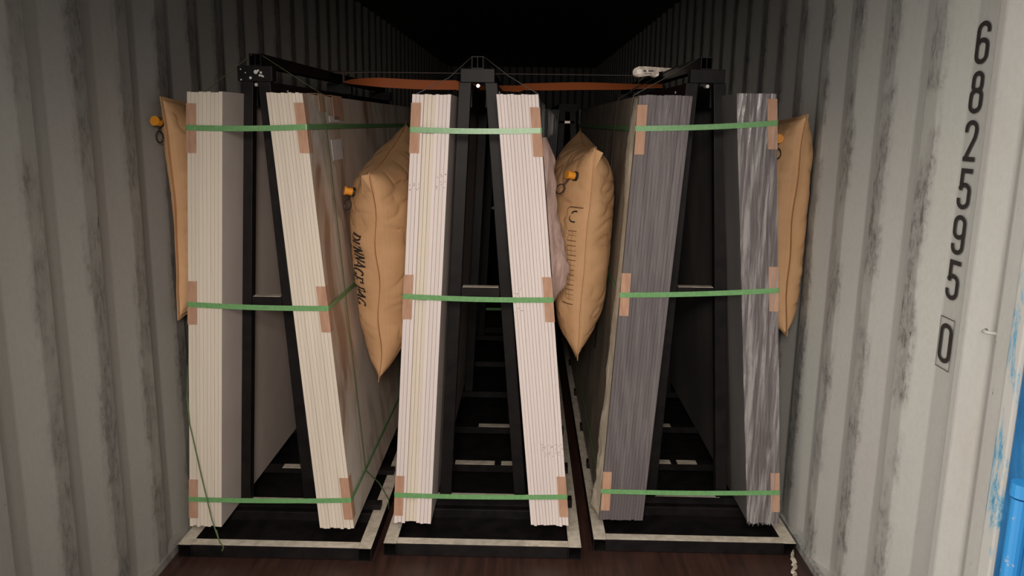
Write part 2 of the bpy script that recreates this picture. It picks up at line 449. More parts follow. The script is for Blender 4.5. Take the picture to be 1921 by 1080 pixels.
# weld nub on the end panel
mb = MB(); mb.tube([(WR+.004, 1.876, 1.145), (WR-.010, 1.862, 1.146), (WR-.012, 1.845, 1.147), (WR+.006, 1.832, 1.147)], .0045, 10)
o = mb.build('lashing_ring', MAT['wall_r'], wr, True)

# ------------------------------------------------------------------ slabs
ORD = ['first', 'second', 'third', 'fourth', 'fifth', 'sixth', 'seventh', 'eighth', 'ninth', 'tenth', 'eleventh', 'twelfth', 'thirteenth', 'fourteenth', 'fifteenth']
LEN = 3.15
# name, front y, (top left, top right) x, ztop, (bottom left, bottom right) x, zbottom, count, edge material, faces, description
ST = {
 's1': dict(y=2.83, t=(-1.079, -.956, 1.699), b=(-1.176, -1.053, .0765), n=9, m='pale1', lf='face', rf='face', d='cream slab in the leftmost stack, beside the left wall'),
 's2': dict(y=2.83, t=(-.806, -.681, 1.700), b=(-.675, -.544, .0790), n=10, m='pale1', lf='face', rf='vein', d='cream slab in the second stack, leaning on the left rack'),
 's3': dict(y=2.87, t=(-.310, -.175, 1.702), b=(-.398, -.255, .0880), n=10, m='pale2', lf='face', rf='face', d='white slab in the left stack of the middle rack'),
 's4': dict(y=2.87, t=(-.019, .127, 1.707), b=(.131, .277, .0890), n=12, m='pale2', lf='face', rf='face', d='white slab in the right stack of the middle rack'),
 's5': dict(y=2.94, t=(.483, .672, 1.712), b=(.400, .571, .0850), n=15, m='grey', lf='beigeface', rf='greyface', d='grey slab in the left stack of the right rack'),
 's6': dict(y=2.94, t=(.825, .965, 1.722), b=(.980, 1.105, .0850), n=11, m='grey', lf='greyface', rf='greyface', d='grey slab in the film-wrapped rightmost stack'),
}
GRP = {'s1': 'cream slabs of the leftmost stack', 's2': 'cream slabs of the second stack', 's3': 'white slabs left of the middle rack', 's4': 'white slabs right of the middle rack', 's5': 'grey slabs left of the right rack', 's6': 'grey slabs of the rightmost stack'}
def slab_mesh(x0, x1, x2, x3, zb, zt, y0, y1, em, lf, rf, name='stone_slab', split=None):
    """x0,x1 bottom left/right; x2,x3 top left/right (parallelogram leaning on the rack)"""
    ch = CHM
    v = [];
    # outline in xz, small chamfers on the front edge only
    def ring(y, ins): return [(x0+ins, y, zb), (x1-ins, y, zb), (x3-ins, y, zt), (x2+ins, y, zt)]
    v = ring(y0, ch) + ring(y0+.0012, 0) + ring(y1, 0)
    f = [(0, 1, 2, 3)]; fm = [0]
    for a, b in ((0, 4), (4, 8)):
        for k in range(4):
            j = (k+1) % 4; f.append((a+k, b+k, b+j, a+j))
            fm.append({0: 0, 1: 2, 2: 0, 3: 1}[k] if a == 4 else 0)
    f.append((8, 11, 10, 9)); fm.append(0)
    return mesh_obj(name, v, f, None, mats=[MAT[em], MAT[lf], MAT[rf]], fm=fm)
SLAB_EDGE = {}
CHM = .0003
for key, s in ST.items():
    rnd = random.Random(key)
    n = s['n']; CHM = {'s1': .0003, 's2': .0003, 's3': .0006, 's4': .0011}.get(key, .0002)
    for i in range(n):
        a, b = i/n, (i+1)/n
        lerp = lambda p, t: p[0]+(p[1]-p[0])*t
        g = .00025
        dy = rnd.uniform(0, .0022); dzt = rnd.uniform(-.003, .001); dzb = rnd.uniform(.0, .007)
        if i in (0, n-1): dy = .001
        if key == 's3' and 3 <= i <= 5: dy = .014
        if key in ('s5', 's6', 's1', 's2'): dy = rnd.uniform(0, .0006)
        if key == 's5': dzb = rnd.uniform(0, .002)
        if key == 's5' and i in (3, 11): dy = .004
        o = slab_mesh(lerp(s['b'], a)+g, lerp(s['b'], b)-g, lerp(s['t'], a)+g, lerp(s['t'], b)-g, s['b'][2]+dzb, s['t'][2]+dzt, s['y']+dy, s['y']+LEN, 'pale1' if key == 's3' and 3 <= i <= 5 else s['m'], s['lf'], s['rf'])
        tag(o, '%s, %s' % (s['d'], (ORD[i]+' slab from its left') if i < n-1 else 'last slab on its right'), 'stone slab', GRP[key], 'thing')
        SLAB_EDGE.setdefault(key, []).append((o, s['y']+dy))
def edge_x(key, side, z):
    s = ST[key]; k = 0 if side == 'l' else 1
    t = (z-s['b'][2])/(s['t'][2]-s['b'][2])
    return s['b'][k]+(s['t'][k]-s['b'][k])*t

# stamped factory marks: short pencil-thin dashes on the slab edges
def marks(key, z0, z1, i0, i1, n, seed):
    rnd = random.Random(seed); s = ST[key]; N = s['n']
    for i in range(i0, i1):
        o, y = SLAB_EDGE[key][i]; mb = MB()
        for _ in range(n):
            z = rnd.uniform(z0, z1)
            xa = edge_x(key, 'l', z); xb = edge_x(key, 'r', z)
            c = xa+(xb-xa)*((i+rnd.uniform(.35, .65))/N); l = rnd.uniform(.002, .004)
            if rnd.random() < .6: mb.box(c-l, c+l, y-.0006, y+.001, z, z+.0016)
            else: mb.box(c-.0008, c+.0008, y-.0006, y+.001, z, z+.006)
        mb.build('stamped_pattern', MAT['faint'], o)
marks('s3', 1.36, 1.40, 0, 3, 3, 3); marks('s3', 1.37, 1.43, 7, 10, 4, 4)
marks('s4', .375, .425, 5, 12, 4, 5); marks('s4', .93, 1.02, 0, 3, 3, 6)

# ------------------------------------------------------------------ steel racks
RACK = {
 'left':   dict(x0=-1.186, x1=-.462, y0=2.742, yp=3.045, zb=.0745, keys=('s1', 's2'), ridge=-.909, zr=1.800, cap=(-.975, -.847), zc=1.745, zx=.935, pl=(-.943, -1.038), pr=(-.880, -.770)),
 'middle': dict(x0=-.425, x1=.322, y0=2.785, yp=3.100, zb=.0860, keys=('s3', 's4'), ridge=-.098, zr=1.804, cap=(-.161, -.034), zc=1.754, zx=.975, pl=(-.144, -.222), pr=(-.047, .088)),
 'right':  dict(x0=.372, x1=1.145, y0=2.850, yp=3.160, zb=.0830, keys=('s5', 's6'), ridge=.761, zr=1.816, cap=(.702, .832), zc=1.766, zx=.978, pl=(.711, .634), pr=(.814, .930)),
}
def post(mb, xt, xb, zt, zb, y, w=.046, d=.046):
    h = w/2
    b = [(xb-h, y, zb), (xb+h, y, zb), (xb+h, y+d, zb), (xb-h, y+d, zb)]
    t = [(xt-h, y, zt), (xt+h, y, zt), (xt+h, y+d, zt), (xt-h, y+d, zt)]
    mb.hexa(b, t)
def rack(nm, r):
    x0, x1, y0, yp, zb = r['x0'], r['x1'], r['y0'], r['yp'], r['zb']
    y1 = y0+3.35
    root = empty('slab_rack', ((x0+x1)/2, y0+1.6, 0), {'left': 'black steel A-frame slab rack on the left, holding the two cream stacks', 'middle': 'black steel A-frame slab rack in the middle, holding the two white stacks', 'right': 'black steel A-frame slab rack on the right, holding the two grey stacks'}[nm], 'rack', 'steel racks in the first row')
    zr = .050
    for a in (x0, x1-.05):
        mb = MB(); mb.hollow(a, a+.05, y0, y1, 0.001, zr, .0035)
        o = mb.build('side_rail', MAT['steel'], root)
        st = MB(); st.box(a+.001, a+.049, y0+.001, y1-.01, zr, zr+.002)
        st.build('padding_strip', MAT['pad'], o)['label'] = 'pale strip along the rail top'
    mb = MB(); mb.box(x0+.05, x1-.05, y0+.002, y0+.045, .001, zr)
    o = mb.build('front_rail', MAT['steel'], root, bevel=.003)
    st = MB(); st.box(x0+.05, x1-.05, y0+.003, y0+.044, zr, zr+.002)
    st.build('padding_strip', MAT['pad'], o)['label'] = 'pale strip along the rail top'
    mb = MB(); mb.box(x0+.05, x1-.05, y1-.047, y1-.002, .001, zr); mb.build('rear_rail', MAT['steel'], root)
    mb = MB(); mb.box(x0+.051, x1-.051, y0+.047, yp-.022, .004, .007); mb.box(x0+.051, x1-.051, yp+.027, y1-.05, .004, .007)
    mb.box((x0+x1)/2-.12, (x0+x1)/2+.10, y0+.047, yp-.022, .007, .010)
    mb.build('base_plate', MAT['steel'], root)
    # thin inner cross member just behind the front rail
    mb = MB(); mb.box(x0+.05, x1-.05, yp-.02, yp+.025, .001, .046)
    mb.build('cross_member', MAT['steel'], root, bevel=.003)
    # bearers that carry the slabs
    for k, yy in enumerate((yp, yp+.335, yp+.80, yp+1.35, yp+1.95, yp+2.6)):
        mb = MB()
        mb.box(x0+.02, x1-.02, yy, yy+.045, zr+.002, zb)
        o = mb.build('bearer', MAT['steel'], root)
        st = MB()
        cx = (x0+x1)/2
        if k == 0: st.box(x0+.021, cx+.30*(x1-x0), yy+.001, yy+.044, zb, zb+.0015) if nm != 'right' else st.box(cx-.105, cx+.165, yy+.001, yy+.044, zb, zb+.0015)
        elif k == 1: st.box(cx-.16, cx+.02, yy+.001, yy+.044, zb, zb+.0015).box(cx+.05, cx+.14, yy+.001, yy+.044, zb, zb+.0015)
        elif k == 2: st.box(cx-.08, cx+.10, yy+.001, yy+.044, zb, zb+.0015)
        else: continue
        st.build('padding_strip', MAT['pad'], o)['label'] = 'pale strip on top of the bearer'
    # A posts: front pair, middle pair, rear pair
    for k, yy in enumerate((yp, yp+1.35, yp+2.6)):
        for (xt, xb) in (r['pl'], r['pr']):
            mb = MB(); post(mb, xt, xb, r['zc'], zb+.0015, yy); mb.build('post', MAT['steel'], root, bevel=.002)
        if k == 0:
            t = (r['zx']-zb)/(r['zc']-zb)
            xa = r['pl'][1]+(r['pl'][0]-r['pl'][1])*t+.024; xb = r['pr'][1]+(r['pr'][0]-r['pr'][1])*t-.024
            mb = MB(); mb.box(xa, xb, yy+.002, yy+.042, r['zx']-.035, r['zx'])
            o = mb.build('cross_bar', MAT['steel'], root)
            st = MB(); st.box(xa+.004, xb-.004, yy+.004, yy+.040, r['zx'], r['zx']+.002)
            st.build('padding_strip', MAT['pad'], o)
        # cap plate
        mb = MB(); mb.box(r['cap'][0], r['cap'][1], yy-.004, yy+.05, r['zc'], r['zr'])
        mb.build('cap_plate', MAT['steel'], root, bevel=.002)
    # longitudinal beams under the cap, beside the ridge
    for sx, (xt, xb) in ((-1, r['pl']), (1, r['pr'])):
        mb = MB(); mb.box(xt-.022, xt+.022, yp+.05, yp+2.6, r['zc']-.09, r['zc']-.002)
        o = mb.build('top_rail', MAT['steel'], root)
        for yy in (yp+.22, yp+.72):
            b = MB(); b.disc((xt+sx*.022, yy, r['zc']-.028), (sx, 0, 0), .0055, .004)
            b.build('bolt', MAT['bolt'], o)
    # ridge: open square tube with a divider, stands on the caps
    mb = MB(); h = .022
    mb.hollow(r['ridge']-h, r['ridge']+h, yp, yp+2.64, r['zr'], r['zr']+.044, .003)
    mb.box(r['ridge']-.0012, r['ridge']+.0012, yp, yp+.2, r['zr']+.003, r['zr']+.041)
    mb.build('ridge_beam', MAT['steel'], root)
    b = MB(); cxx = (r['cap'][0]+r['cap'][1])/2
    b.disc((cxx+.002, yp+.046, r['zc']-.012), (0, -1, 0), .0065, .046)
    b.build('bolt', MAT['bolt'], root)
    if nm == 'left':
        b = MB(); rnd = random.Random(5)
        for (px, pz, rr) in ((-.945, 1.775, .0022), (-.927, 1.757, .005), (-.907, 1.778, .0075), (-.888, 1.776, .0045), (-.885, 1.765, .004), (-.893, 1.766, .004), (-.880, 1.762, .003), (-.898, 1.783, .004), (-.962, 1.787, .0025), (-.962, 1.750, .003)):
            b.disc((px, yp-.004, pz), (0, -1, 0), rr, .001, 8)
        b.build('paint_splatter', MAT['spot'], root)['label'] = 'white paint drips on the cap plate'
    adopt(root)
    return root
for nm, r in RACK.items(): rack(nm, r)

# ------------------------------------------------------------------ straps round each rack, cardboard protectors under them
BAND = .0095
STR = {'left': [(1.577, 1.585, 'top'), (.951, .945, 'middle'), (.192, .202, 'bottom')],
       'middle': [(1.581, 1.584, 'top'), (.986, .982, 'middle'), (.208, .215, 'bottom')],
       'right': [(1.595, 1.621, 'top'), (.990, 1.018, 'middle'), (.208, .218, 'bottom')]}
STK = {'s1': 'leftmost cream stack', 's2': 'second cream stack', 's3': 'left white stack', 's4': 'right white stack', 's5': 'left grey stack', 's6': 'rightmost grey stack'}
for nm, rows in STR.items():
    ka, kb = RACK[nm]['keys']; y = ST[ka]['y']
    for za, zc, lv in rows:
        xa = edge_x(ka, 'l', za); xb = edge_x(kb, 'r', zc)
        o_ = .0035
        ye = y+LEN+.004
        pts = [(xa-o_, ye, za), (xa-o_, y+.01, za), (xa-o_+.001, y-.003, za), (xa+.002, y-.0045, za)]
        n_ = [(-1, 0, 0), (-1, 0, 0), (-1, -1, 0), (0, -1, 0)]
        K = 12
        for i in range(1, K):
            t = i/K; pts.append((xa+(xb-xa)*t, y-.0045-.001*math.sin(PI*t), za+(zc-za)*t - .004*math.sin(PI*t))); n_.append((0, -1, 0))
        pts += [(xb-.002, y-.0045, zc), (xb+o_-.001, y-.003, zc), (xb+o_, y+.01, zc), (xb+o_, ye, zc), (xb, ye+.002, zc), (xa, ye+.002, za), (xa-o_, ye, za)]
        n_ += [(0, -1, 0), (1, -1, 0), (1, 0, 0), (1, 0, 0), (0, 1, 0), (0, 1, 0), (-1, 0, 0)]
        mb = MB(); mb.ribbon(pts, n_, [(0, 0, BAND)]*len(pts), .001)
        o = mb.build('packing_strap', MAT['strap'])
        tag(o, 'green plastic strap round the %s rack, the %s one of its three' % (nm, lv), 'strap', 'green straps round the racks')
        # protectors
        for key, side, z in ((ka, 'l', za), (kb, 'r', zc)):
            s = -1 if side == 'l' else 1
            rnd = random.Random(key+lv)
            hh = {'top': .086, 'middle': .082, 'bottom': .083}[lv]*rnd.uniform(.95, 1.03); fwid = .033; swid = .045
            if key == 's5': hh *= 1.0; tilt = -.012
            else: tilt = rnd.uniform(-.002, .002)
            off = rnd.uniform(-.006, .006)
            mb = MB(); t = .0016
            z0, z1 = z-hh+off, z+hh+off
            e0, e1 = edge_x(key, side, z0)-tilt, edge_x(key, side, z1)+tilt*.2
            if key != 's5': e0, e1 = edge_x(key, side, z0), edge_x(key, side, z1)
            else: e0, e1 = edge_x(key, side, z0)+.004, edge_x(key, side, z1)-.001
            yf = y-.0012
            A = lambda e, q, yy, z: (e-s*q, yy, z)
            # front leaf
            P = lambda q, yy: [A(e0, q, yy, z0), A(e1, q, yy, z1)]
            f_ = []
            ring0 = [A(e0, -t, yf-t, z0), A(e0, fwid, yf-t, z0), A(e0, fwid, yf, z0), A(e0, -.0002, yf, z0), A(e0, -.0002, yf+swid, z0), A(e0, -t, yf+swid, z0)]
            ring1 = [A(e1, -t, yf-t, z1), A(e1, fwid, yf-t, z1), A(e1, fwid, yf, z1), A(e1, -.0002, yf, z1), A(e1, -.0002, yf+swid, z1), A(e1, -t, yf+swid, z1)]
            v = ring0+ring1
            f = [(k, (k+1) % 6, 6+(k+1) % 6, 6+k) for k in range(6)] + [(0, 3, 2, 1), (0, 5, 4, 3), (6, 7, 8, 9), (6, 9, 10, 11)]
            o = mesh_obj('corner_protector', v, f, MAT['card'])
            tag(o, 'brown cardboard corner protector under the %s strap on the %s' % (lv, STK[key]), 'corner protector', 'cardboard protectors under the straps')

# tie bands running over the ridge and down the outer faces
def tie(name, key, side, nm, yy, bottom, lab, half=.005, mat='tie', zstop=None):
    r = RACK[nm]; s = -1 if side == 'l' else 1
    zt = ST[key]['t'][2]
    xe = edge_x(key, side, zt)
    pts = [(r['ridge']+s*.010, r['yp']+.02, r['zr']+.0455)]
    xi = ST[key]['t'][1 if side == 'l' else 0]
    pts += [(xe+s*.003, yy, zt+.004)]
    for q in range(1, 9):
        z = zt-(zt-(zstop or .20))*q/8; pts.append((edge_x(key, side, z)+s*.0048, yy+.01*q/8, z))
    pts += bottom
    mb = MB(); mb.tube(pts, .0024, 6) if half == 0 else mb.ribbon(pts, [(0, 0, 1), (s, 0, .5)]+[(s, 0, 0)]*(len(pts)-2), [(0, half, 0)]*len(pts), .001)
    return tag(mb.build('tie_band', MAT[mat]), lab, 'strap')
tie('tie_band', 's2', 'r', 'left', 3.09, [(-.505, 3.16, .115), (-.462, 3.13, .056), (-.457, 3.10, .03)], 'olive green band over the second stack, running down its veined face')
mb = MB()
r = RACK['left']
pl = [(-.919, r['yp']+.02, 1.8455), (-1.083, 3.00, 1.703)]
for q in range(1, 6):
    z = 1.703-1.0*q/6; pl.append((edge_x('s1', 'l', z)-.0045, 3.00-.172*q/6, z))
pl += [(-1.148, 2.822, .60), (-1.142, 2.815, .50), (-1.10, 2.79, .30), (-1.06, 2.763, .14), (-1.025, 2.739, .058)]
mb.ribbon(pl, [(0, 0, 1), (-1, 0, .5)]+[(-1, 0, 0)]*6+[(-.3, -1, 0)]*4, [(0, .004, 0)]*2+[(0, .004, 0)]*5+[(.0022, 0, 0)]*5, .001)
mb.ribbon([(-1.040, 2.748, .11), (-1.028, 2.738, .07), (-1.012, 2.736, .048), (-1.02, 2.738, .03)], [(0, -1, 0)]*4, [(.0022, 0, 0)]*4, .001)
tag(mb.build('tie_band', MAT['tie']), 'thin green band hanging diagonally before the leftmost stack, tied to the front rail', 'strap')
def cord(pts, lab, r=.0016, mat='cord'):
    mb = MB(); mb.tube(pts, r, 6); return tag(mb.build('binding_rope', MAT[mat], smooth=True), lab, 'rope', 'thin dark ropes over the rack tops')
rm = RACK['middle']; zt3 = 1.7035
cord([(-.118, rm['yp']+.02, rm['zr']+.046), (-.200, 3.06, 1.768), (-.312, 2.99, 1.706), (-.3155, 2.99, 1.69), (-.331, 3.0, 1.35)], 'thin dark rope from the middle ridge over the left white stack')
cord([(-.078, rm['yp']+.02, rm['zr']+.046), (.02, 3.06, 1.776), (.128, 2.99, 1.712), (.1325, 2.99, 1.69), (.16, 3.0, 1.35)], 'thin dark rope from the middle ridge over the right white stack')
rr_ = RACK['right']
cord([(rr_['ridge']-.02, rr_['yp']+.02, rr_['zr']+.046), (.60, 3.12, 1.780), (.481, 3.08, 1.715), (.4765, 3.08, 1.69), (.462, 3.09, 1.4), (.420, 3.09, .6)], 'thin dark rope from the right ridge over the left grey stack')
cord([(rr_['ridge']-.02, 3.66, rr_['zr']+.046), (.58, 3.62, 1.775), (.481, 3.60, 1.716), (.4765, 3.60, 1.69), (.46, 3.60, 1.4), (.42, 3.60, .6)], 'dark rope further back over the left grey stack', .0022, 'rubber')

# papers and cardboard on the veined face of the second stack
def face_patch(name, key, side, y0, y1, z0, z1, mat, lab, cat, th=.0012, off=.0008, fold=False):
    s = -1 if side == 'l' else 1; mb = MB()
    x = lambda z: edge_x(key, side, z)+s*off
    b = [(x(z0), y0, z0), (x(z0)+s*th, y0, z0), (x(z0)+s*th, y1, z0), (x(z0), y1, z0)]
    t = [(x(z1), y0, z1), (x(z1)+s*th, y0, z1), (x(z1)+s*th, y1, z1), (x(z1), y1, z1)]
    mb.hexa(b, t)
    if fold:
        mb.box(x(z1)-.04 if s > 0 else x(z1), x(z1)+th if s > 0 else x(z1)+.04, y0, y1, z1, z1+th)
    return tag(mb.build(name, MAT[mat]), lab, cat)
face_patch('corner_protector', 's2', 'r', 3.035, 3.13, 1.640, 1.7035, 'card', 'brown cardboard piece folded over the top of the second stack, under the green band', 'corner protector', fold=True)
face_patch('corner_protector', 's2', 'r', 3.25, 3.42, 1.61, 1.7035, 'card', 'dull brown cardboard piece at the top of the veined face, further back', 'corner protector', fold=True)
face_patch('paper_label', 's2', 'r', 3.16, 3.33, 1.455, 1.535, 'paper', 'white paper label stuck low on the veined slab face', 'label')
face_patch('paper_label', 's2', 'r', 3.17, 3.34, 1.60, 1.625, 'paper', 'narrow white paper strip above the green strap on the veined slab', 'label')

# ------------------------------------------------------------------ dunnage bags
def bag(lab, xl, xr, yc, zc, Lh, Hh, tilt, T, seed, seamx, side_text=None, valve=None, frm=None, pinch=.10, ex=.66, pk=1.0, ear=0):
    """pillow of kraft paper between two leaning faces; xl(z), xr(z) are the faces it is squeezed by"""
    ct, sn = math.cos(tilt), math.sin(tilt); so = Vector((seed*3.1, seed*1.7, 0))
    def surf(u, v, s, lift=0):
        """u along the length (-1 = door end), v up, s = -1 left / +1 right skin"""
        uc, vc = max(-1, min(1, u)), max(-1, min(1, v))
        a = Lh*(uc*(1-pinch*(1-vc*vc)) + (u-uc)); b = Hh*(vc*(1-pinch*.6*(1-uc*uc)) + (v-vc))
        # edge puckers
        ed = 1-max(abs(uc), abs(vc))
        pr = (max(0, 1-abs(uc)**2.4)*max(0, 1-abs(vc)**2.6))**ex
        y = yc + a*ct - b*sn; z = zc + a*sn + b*ct
        fold = noise.noise(Vector((u*2.2, v*4.0, s*3))+so)
        crease = (1-abs(noise.noise(Vector((u*3.0+v*.8, v*5.5-u*1.5, s*2+4))+so)))**8
        puck = math.sin(v*16+seed*2+s)*math.exp(-(1-abs(uc))/.16)*.010 + math.sin(u*14+seed)*math.exp(-(1-abs(vc))/.14)*.008
        d = T*pr + (fold*.010 - crease*.011 + puck*pk)*min(1, pr*2.2)
        lo, hi = xl(z)+.008, xr(z)-.008
        hg = max(.01, (hi-lo)/2); mid = (lo+hi)/2
        sm = mid + seamx(v)*(.55+.45*abs(uc)) + .006*pk*math.sin(v*9+seed)*abs(uc)**8
        room = max(.004, (hi-sm) if s > 0 else (sm-lo))
        d = max(0, d)
        dd = d*room/((d**5+room**5)**.2) if d > 0 else 0
        dd = max(dd, .0009)
        if abs(u) > 1 or abs(v) > 1: dd = .0009 
        return Vector((min(max(sm, lo), hi)+s*(dd+lift), y, z))
    def surfn(u, v, s, lift):
        h = .004; p = surf(u, v, s)
        n_ = (surf(u+h, v, s)-surf(u-h, v, s)).cross(surf(u, v+h, s)-surf(u, v-h, s))
        if n_.length < 1e-9: return p
        n_.normalize()
        if n_.x*s < 0: n_ = -n_
        return p+n_*lift
    Nu, Nv = 150, 130; e = .045
    us = [-1-e]+[-math.cos(PI*i/Nu)*(.75)+(-1+2*i/Nu)*.25 for i in range(Nu+1)]+[1+e]
    vs = [-1-e*.6]+[-math.cos(PI*i/Nv)*(.6)+(-1+2*i/Nv)*.4 for i in range(Nv+1)]+[1+e*.6]
    us[1] = -1; us[-2] = 1; vs[1] = -1; vs[-2] = 1
    V = []; Fc = []; nu, nv = len(us), len(vs)
    for s in (-1, 1):
        for v_ in vs:
            for u_ in us: V.append(surf(u_, v_, s))
    for k in (0, 1):
        for j in range(nv-1):
            for i in range(nu-1):
                q = k*nu*nv + j*nu + i
                f = (q, q+1, q+nu+1, q+nu); Fc.append(f if k else f[::-1])
    off = nu*nv
    for i in range(nu-1):
        for j in (0, nv-1):
            q = j*nu+i; f = (q, q+1, q+1+off, q+off); Fc.append(f if j == 0 else f[::-1])
    for j in range(nv-1):
        for i in (0, nu-1):
            q = j*nu+i; f = (q, q+nu, q+nu+off, q+off); Fc.append(f[::-1] if i == 0 else f)
    o = mesh_obj('dunnage_bag', V, Fc, MAT['kraft'], smooth=True)
    o.data.set_sharp_from_angle(angle=math.radians(38))
    tag(o, lab, 'dunnage bag', 'kraft paper dunnage bags')
    # glued end flap: a second paper layer folded over the door-end seam
    fl = MB(); n = 30
    rows = []
    for i in range(n+1):
        v_ = -1.02+2.04*i/n
        rows.append([surf(-1+.10*0, v_, -1, .002), surf(-.93, v_, -1, .0022), surf(-.86, v_, -1, .0016)])
    vv = [p for rw in rows for p in rw]
    fl.add(vv, [(3*i+k, 3*i+k+1, 3*i+4+k, 3*i+3+k) for i in range(n) for k in (0, 1)])
    fo = fl.build('end_flap', MAT['kraft'], o, smooth=True)
    if ear:
        # corner of the end flap, folded flat towards the door
        P0 = surf(-1, 1.0, -1); C = surf(-1, .80, -1)
        q = [P0+Vector((ear*.030, -.006, -.004 if ear < 0 else -.012)), P0+Vector((-ear*.004, -.008, .003)), C+Vector((-ear*.004, -.006, 0)), C+Vector((ear*.006, -.004, .0))]
        if ear < 0: q[3] = surf(-.94, .80, -1, .004)
        me_ = MB(); q2 = [p+Vector((0, .0022, 0)) for p in q]
        me_.hexa(q, q2); me_.build('corner_fold', MAT['kraft'], o)
    if valve:
        u_, v_, s, ringdir = valve
        p = surf(u_, v_, s); p2 = surf(u_, v_, s, .03); ax = (Vector((s*.9, -.35, .2)) if ear else Vector((s*.12, -.95, .15))).normalized()
        mb = MB(); mb.disc(p+ax*.001, ax, .018, .010, 16)
        va = mb.build('valve', MAT['rubber'], o)
        mb = MB(); mb.disc(p+ax*.010, ax, .0145, .026, 16); mb.disc(p+ax*.036, ax, .017, .006, 16)
        mb.build('valve_cap', MAT['orangep'], va)['label'] = 'orange valve cap'
        mb = MB(); c = p+ax*.022+Vector(ringdir)*.052
        X = Vector(ringdir).normalized(); Y = Vector((0, -.3, 0))+X.cross(Vector((0, 1, 0)))
        Y.normalize()
        mb.tube([c+X*.020*math.cos(a)+Y*.015*math.sin(a) for a in [2*PI*k/14 for k in range(14)]], .0026, 6, closed=True)
        mb.tube([c-X*.020, p+ax*.022+X*.018, p+ax*.028-Y*.017, p+ax*.028-X*.015, p+ax*.024+Y*.017-X*.004], .0026, 6)
        mb.build('valve_ring', MAT['rubber'], va)['label'] = 'black tether ring'
    return o, surfn
# serif capitals as strokes: thick verticals, thin horizontals; unit height, returns advance
def wser(t): return .075+.13*abs(t.y)
def ser(x, y, w=.22): return [(x-w/2, y), (x+w/2, y)]
GL = {
 'D': ([[(.15, 0), (.15, 1)], [(.0, .98), (.3, .98)]+arc(.33, .5, .37, .48, 90, -90)+[(.0, .02)]], .82),
 'U': ([[(.15, 1), (.15, .3)]+arc(.4, .3, .25, .27, 180, 360)+[(.65, 1)], ser(.15, .98), ser(.65, .98)], .88),
 'N': ([[(.14, 0), (.14, 1)], [(.14, .98), (.66, .03)], [(.66, 0), (.66, 1)], ser(.14, .02), ser(.10, .98), ser(.66, .98)], .90),
 'A': ([[(.04, 0), (.36, 1)], [(.36, 1), (.70, 0)], [(.15, .34), (.58, .34)], ser(.04, .02), ser(.70, .02, .28)], .84),
 'G': ([arc(.42, .5, .36, .48, 50, 330)+[(.72, .25), (.72, .42)], ser(.68, .43, .26)], .90),
 'E': ([[(.14, 0), (.14, 1)], [(.0, .98), (.62, .98), (.62, .78)], [(.14, .52), (.48, .52)], [(.0, .02), (.64, .02), (.64, .24)]], .76),
 'B': ([[(.15, 0), (.15, 1)], [(.0, .98), (.35, .98)]+arc(.36, .75, .22, .23, 90, -90)+[(.15, .52)], [(.35, .52)]+arc(.37, .27, .27, .25, 90, -90)+[(.0, .02)]], .80),
}
def bag_text(o, surf, txt, side, v0, u0, size, Lh, Hh, mat='ink', skew=.12, us=1.8):
    """reads downward; letter tops point to the door end (u=-1) on the left skin"""
    mb = MB(); cur = 0
    sgn = -1 if side < 0 else 1
    for ch in txt:
        if ch == ' ': cur += .45; continue
        st, adv = GL[ch]
        for p in st:
            stroke_mesh(mb, p, wser, lambda a, b, cur=cur: surf(u0+sgn*b*us*size/Lh, v0-(cur+a+b*skew)*size/Hh, side, .0038), maxseg=.08)
        cur += adv
    return mb.build('printed_lettering', MAT[mat], o)

# left-most bag, pressed between the container wall and the leftmost stack
b1, sf = bag('kraft paper dunnage bag between the left wall and the leftmost stack', lambda z: WL-.006+max(0, 1.62-z)*.062, lambda z: edge_x('s1', 'l', z), 3.31, 1.285, .46, .385, .0, .12, 1, lambda v: -.022, ex=.45, pk=.25, valve=(-.97, .80, -1, (.1, -.1, -1)))
bag_text(b1, sf, 'DUNNAGE BAG', -1, .42, -.80, .036, .46, .385)
b2, sf = bag('kraft paper dunnage bag lettered DUNNAGE BAG, between the second stack and the middle rack', lambda z: edge_x('s2', 'r', z), lambda z: edge_x('s3', 'l', z), 3.50, 1.095, .47, .42, R_(11), .20, 2, lambda v: .006+.012*v, ex=.54, ear=-1, valve=(-.72, .76, -1, (-.15, 0, -1)))
bag_text(b2, sf, 'DUNNAGE BAG', -1, .40, -.855, .034, .47, .42, us=1.35)
b3, sf = bag('kraft paper dunnage bag with printed gauge panel, right of the middle rack', lambda z: edge_x('s4', 'r', z), lambda z: edge_x('s5', 'l', z), 3.50, 1.145, .45, .405, R_(4), .18, 3, lambda v: .006+.028*v, ex=.54, ear=1, pk=.25, valve=(-.90, .74, -1, (-.8, 0, -1)), pinch=.12)
mb = MB()
def g3(a, b): return sf(-.995+a*.33, .44-b*.88, -1, .0038)
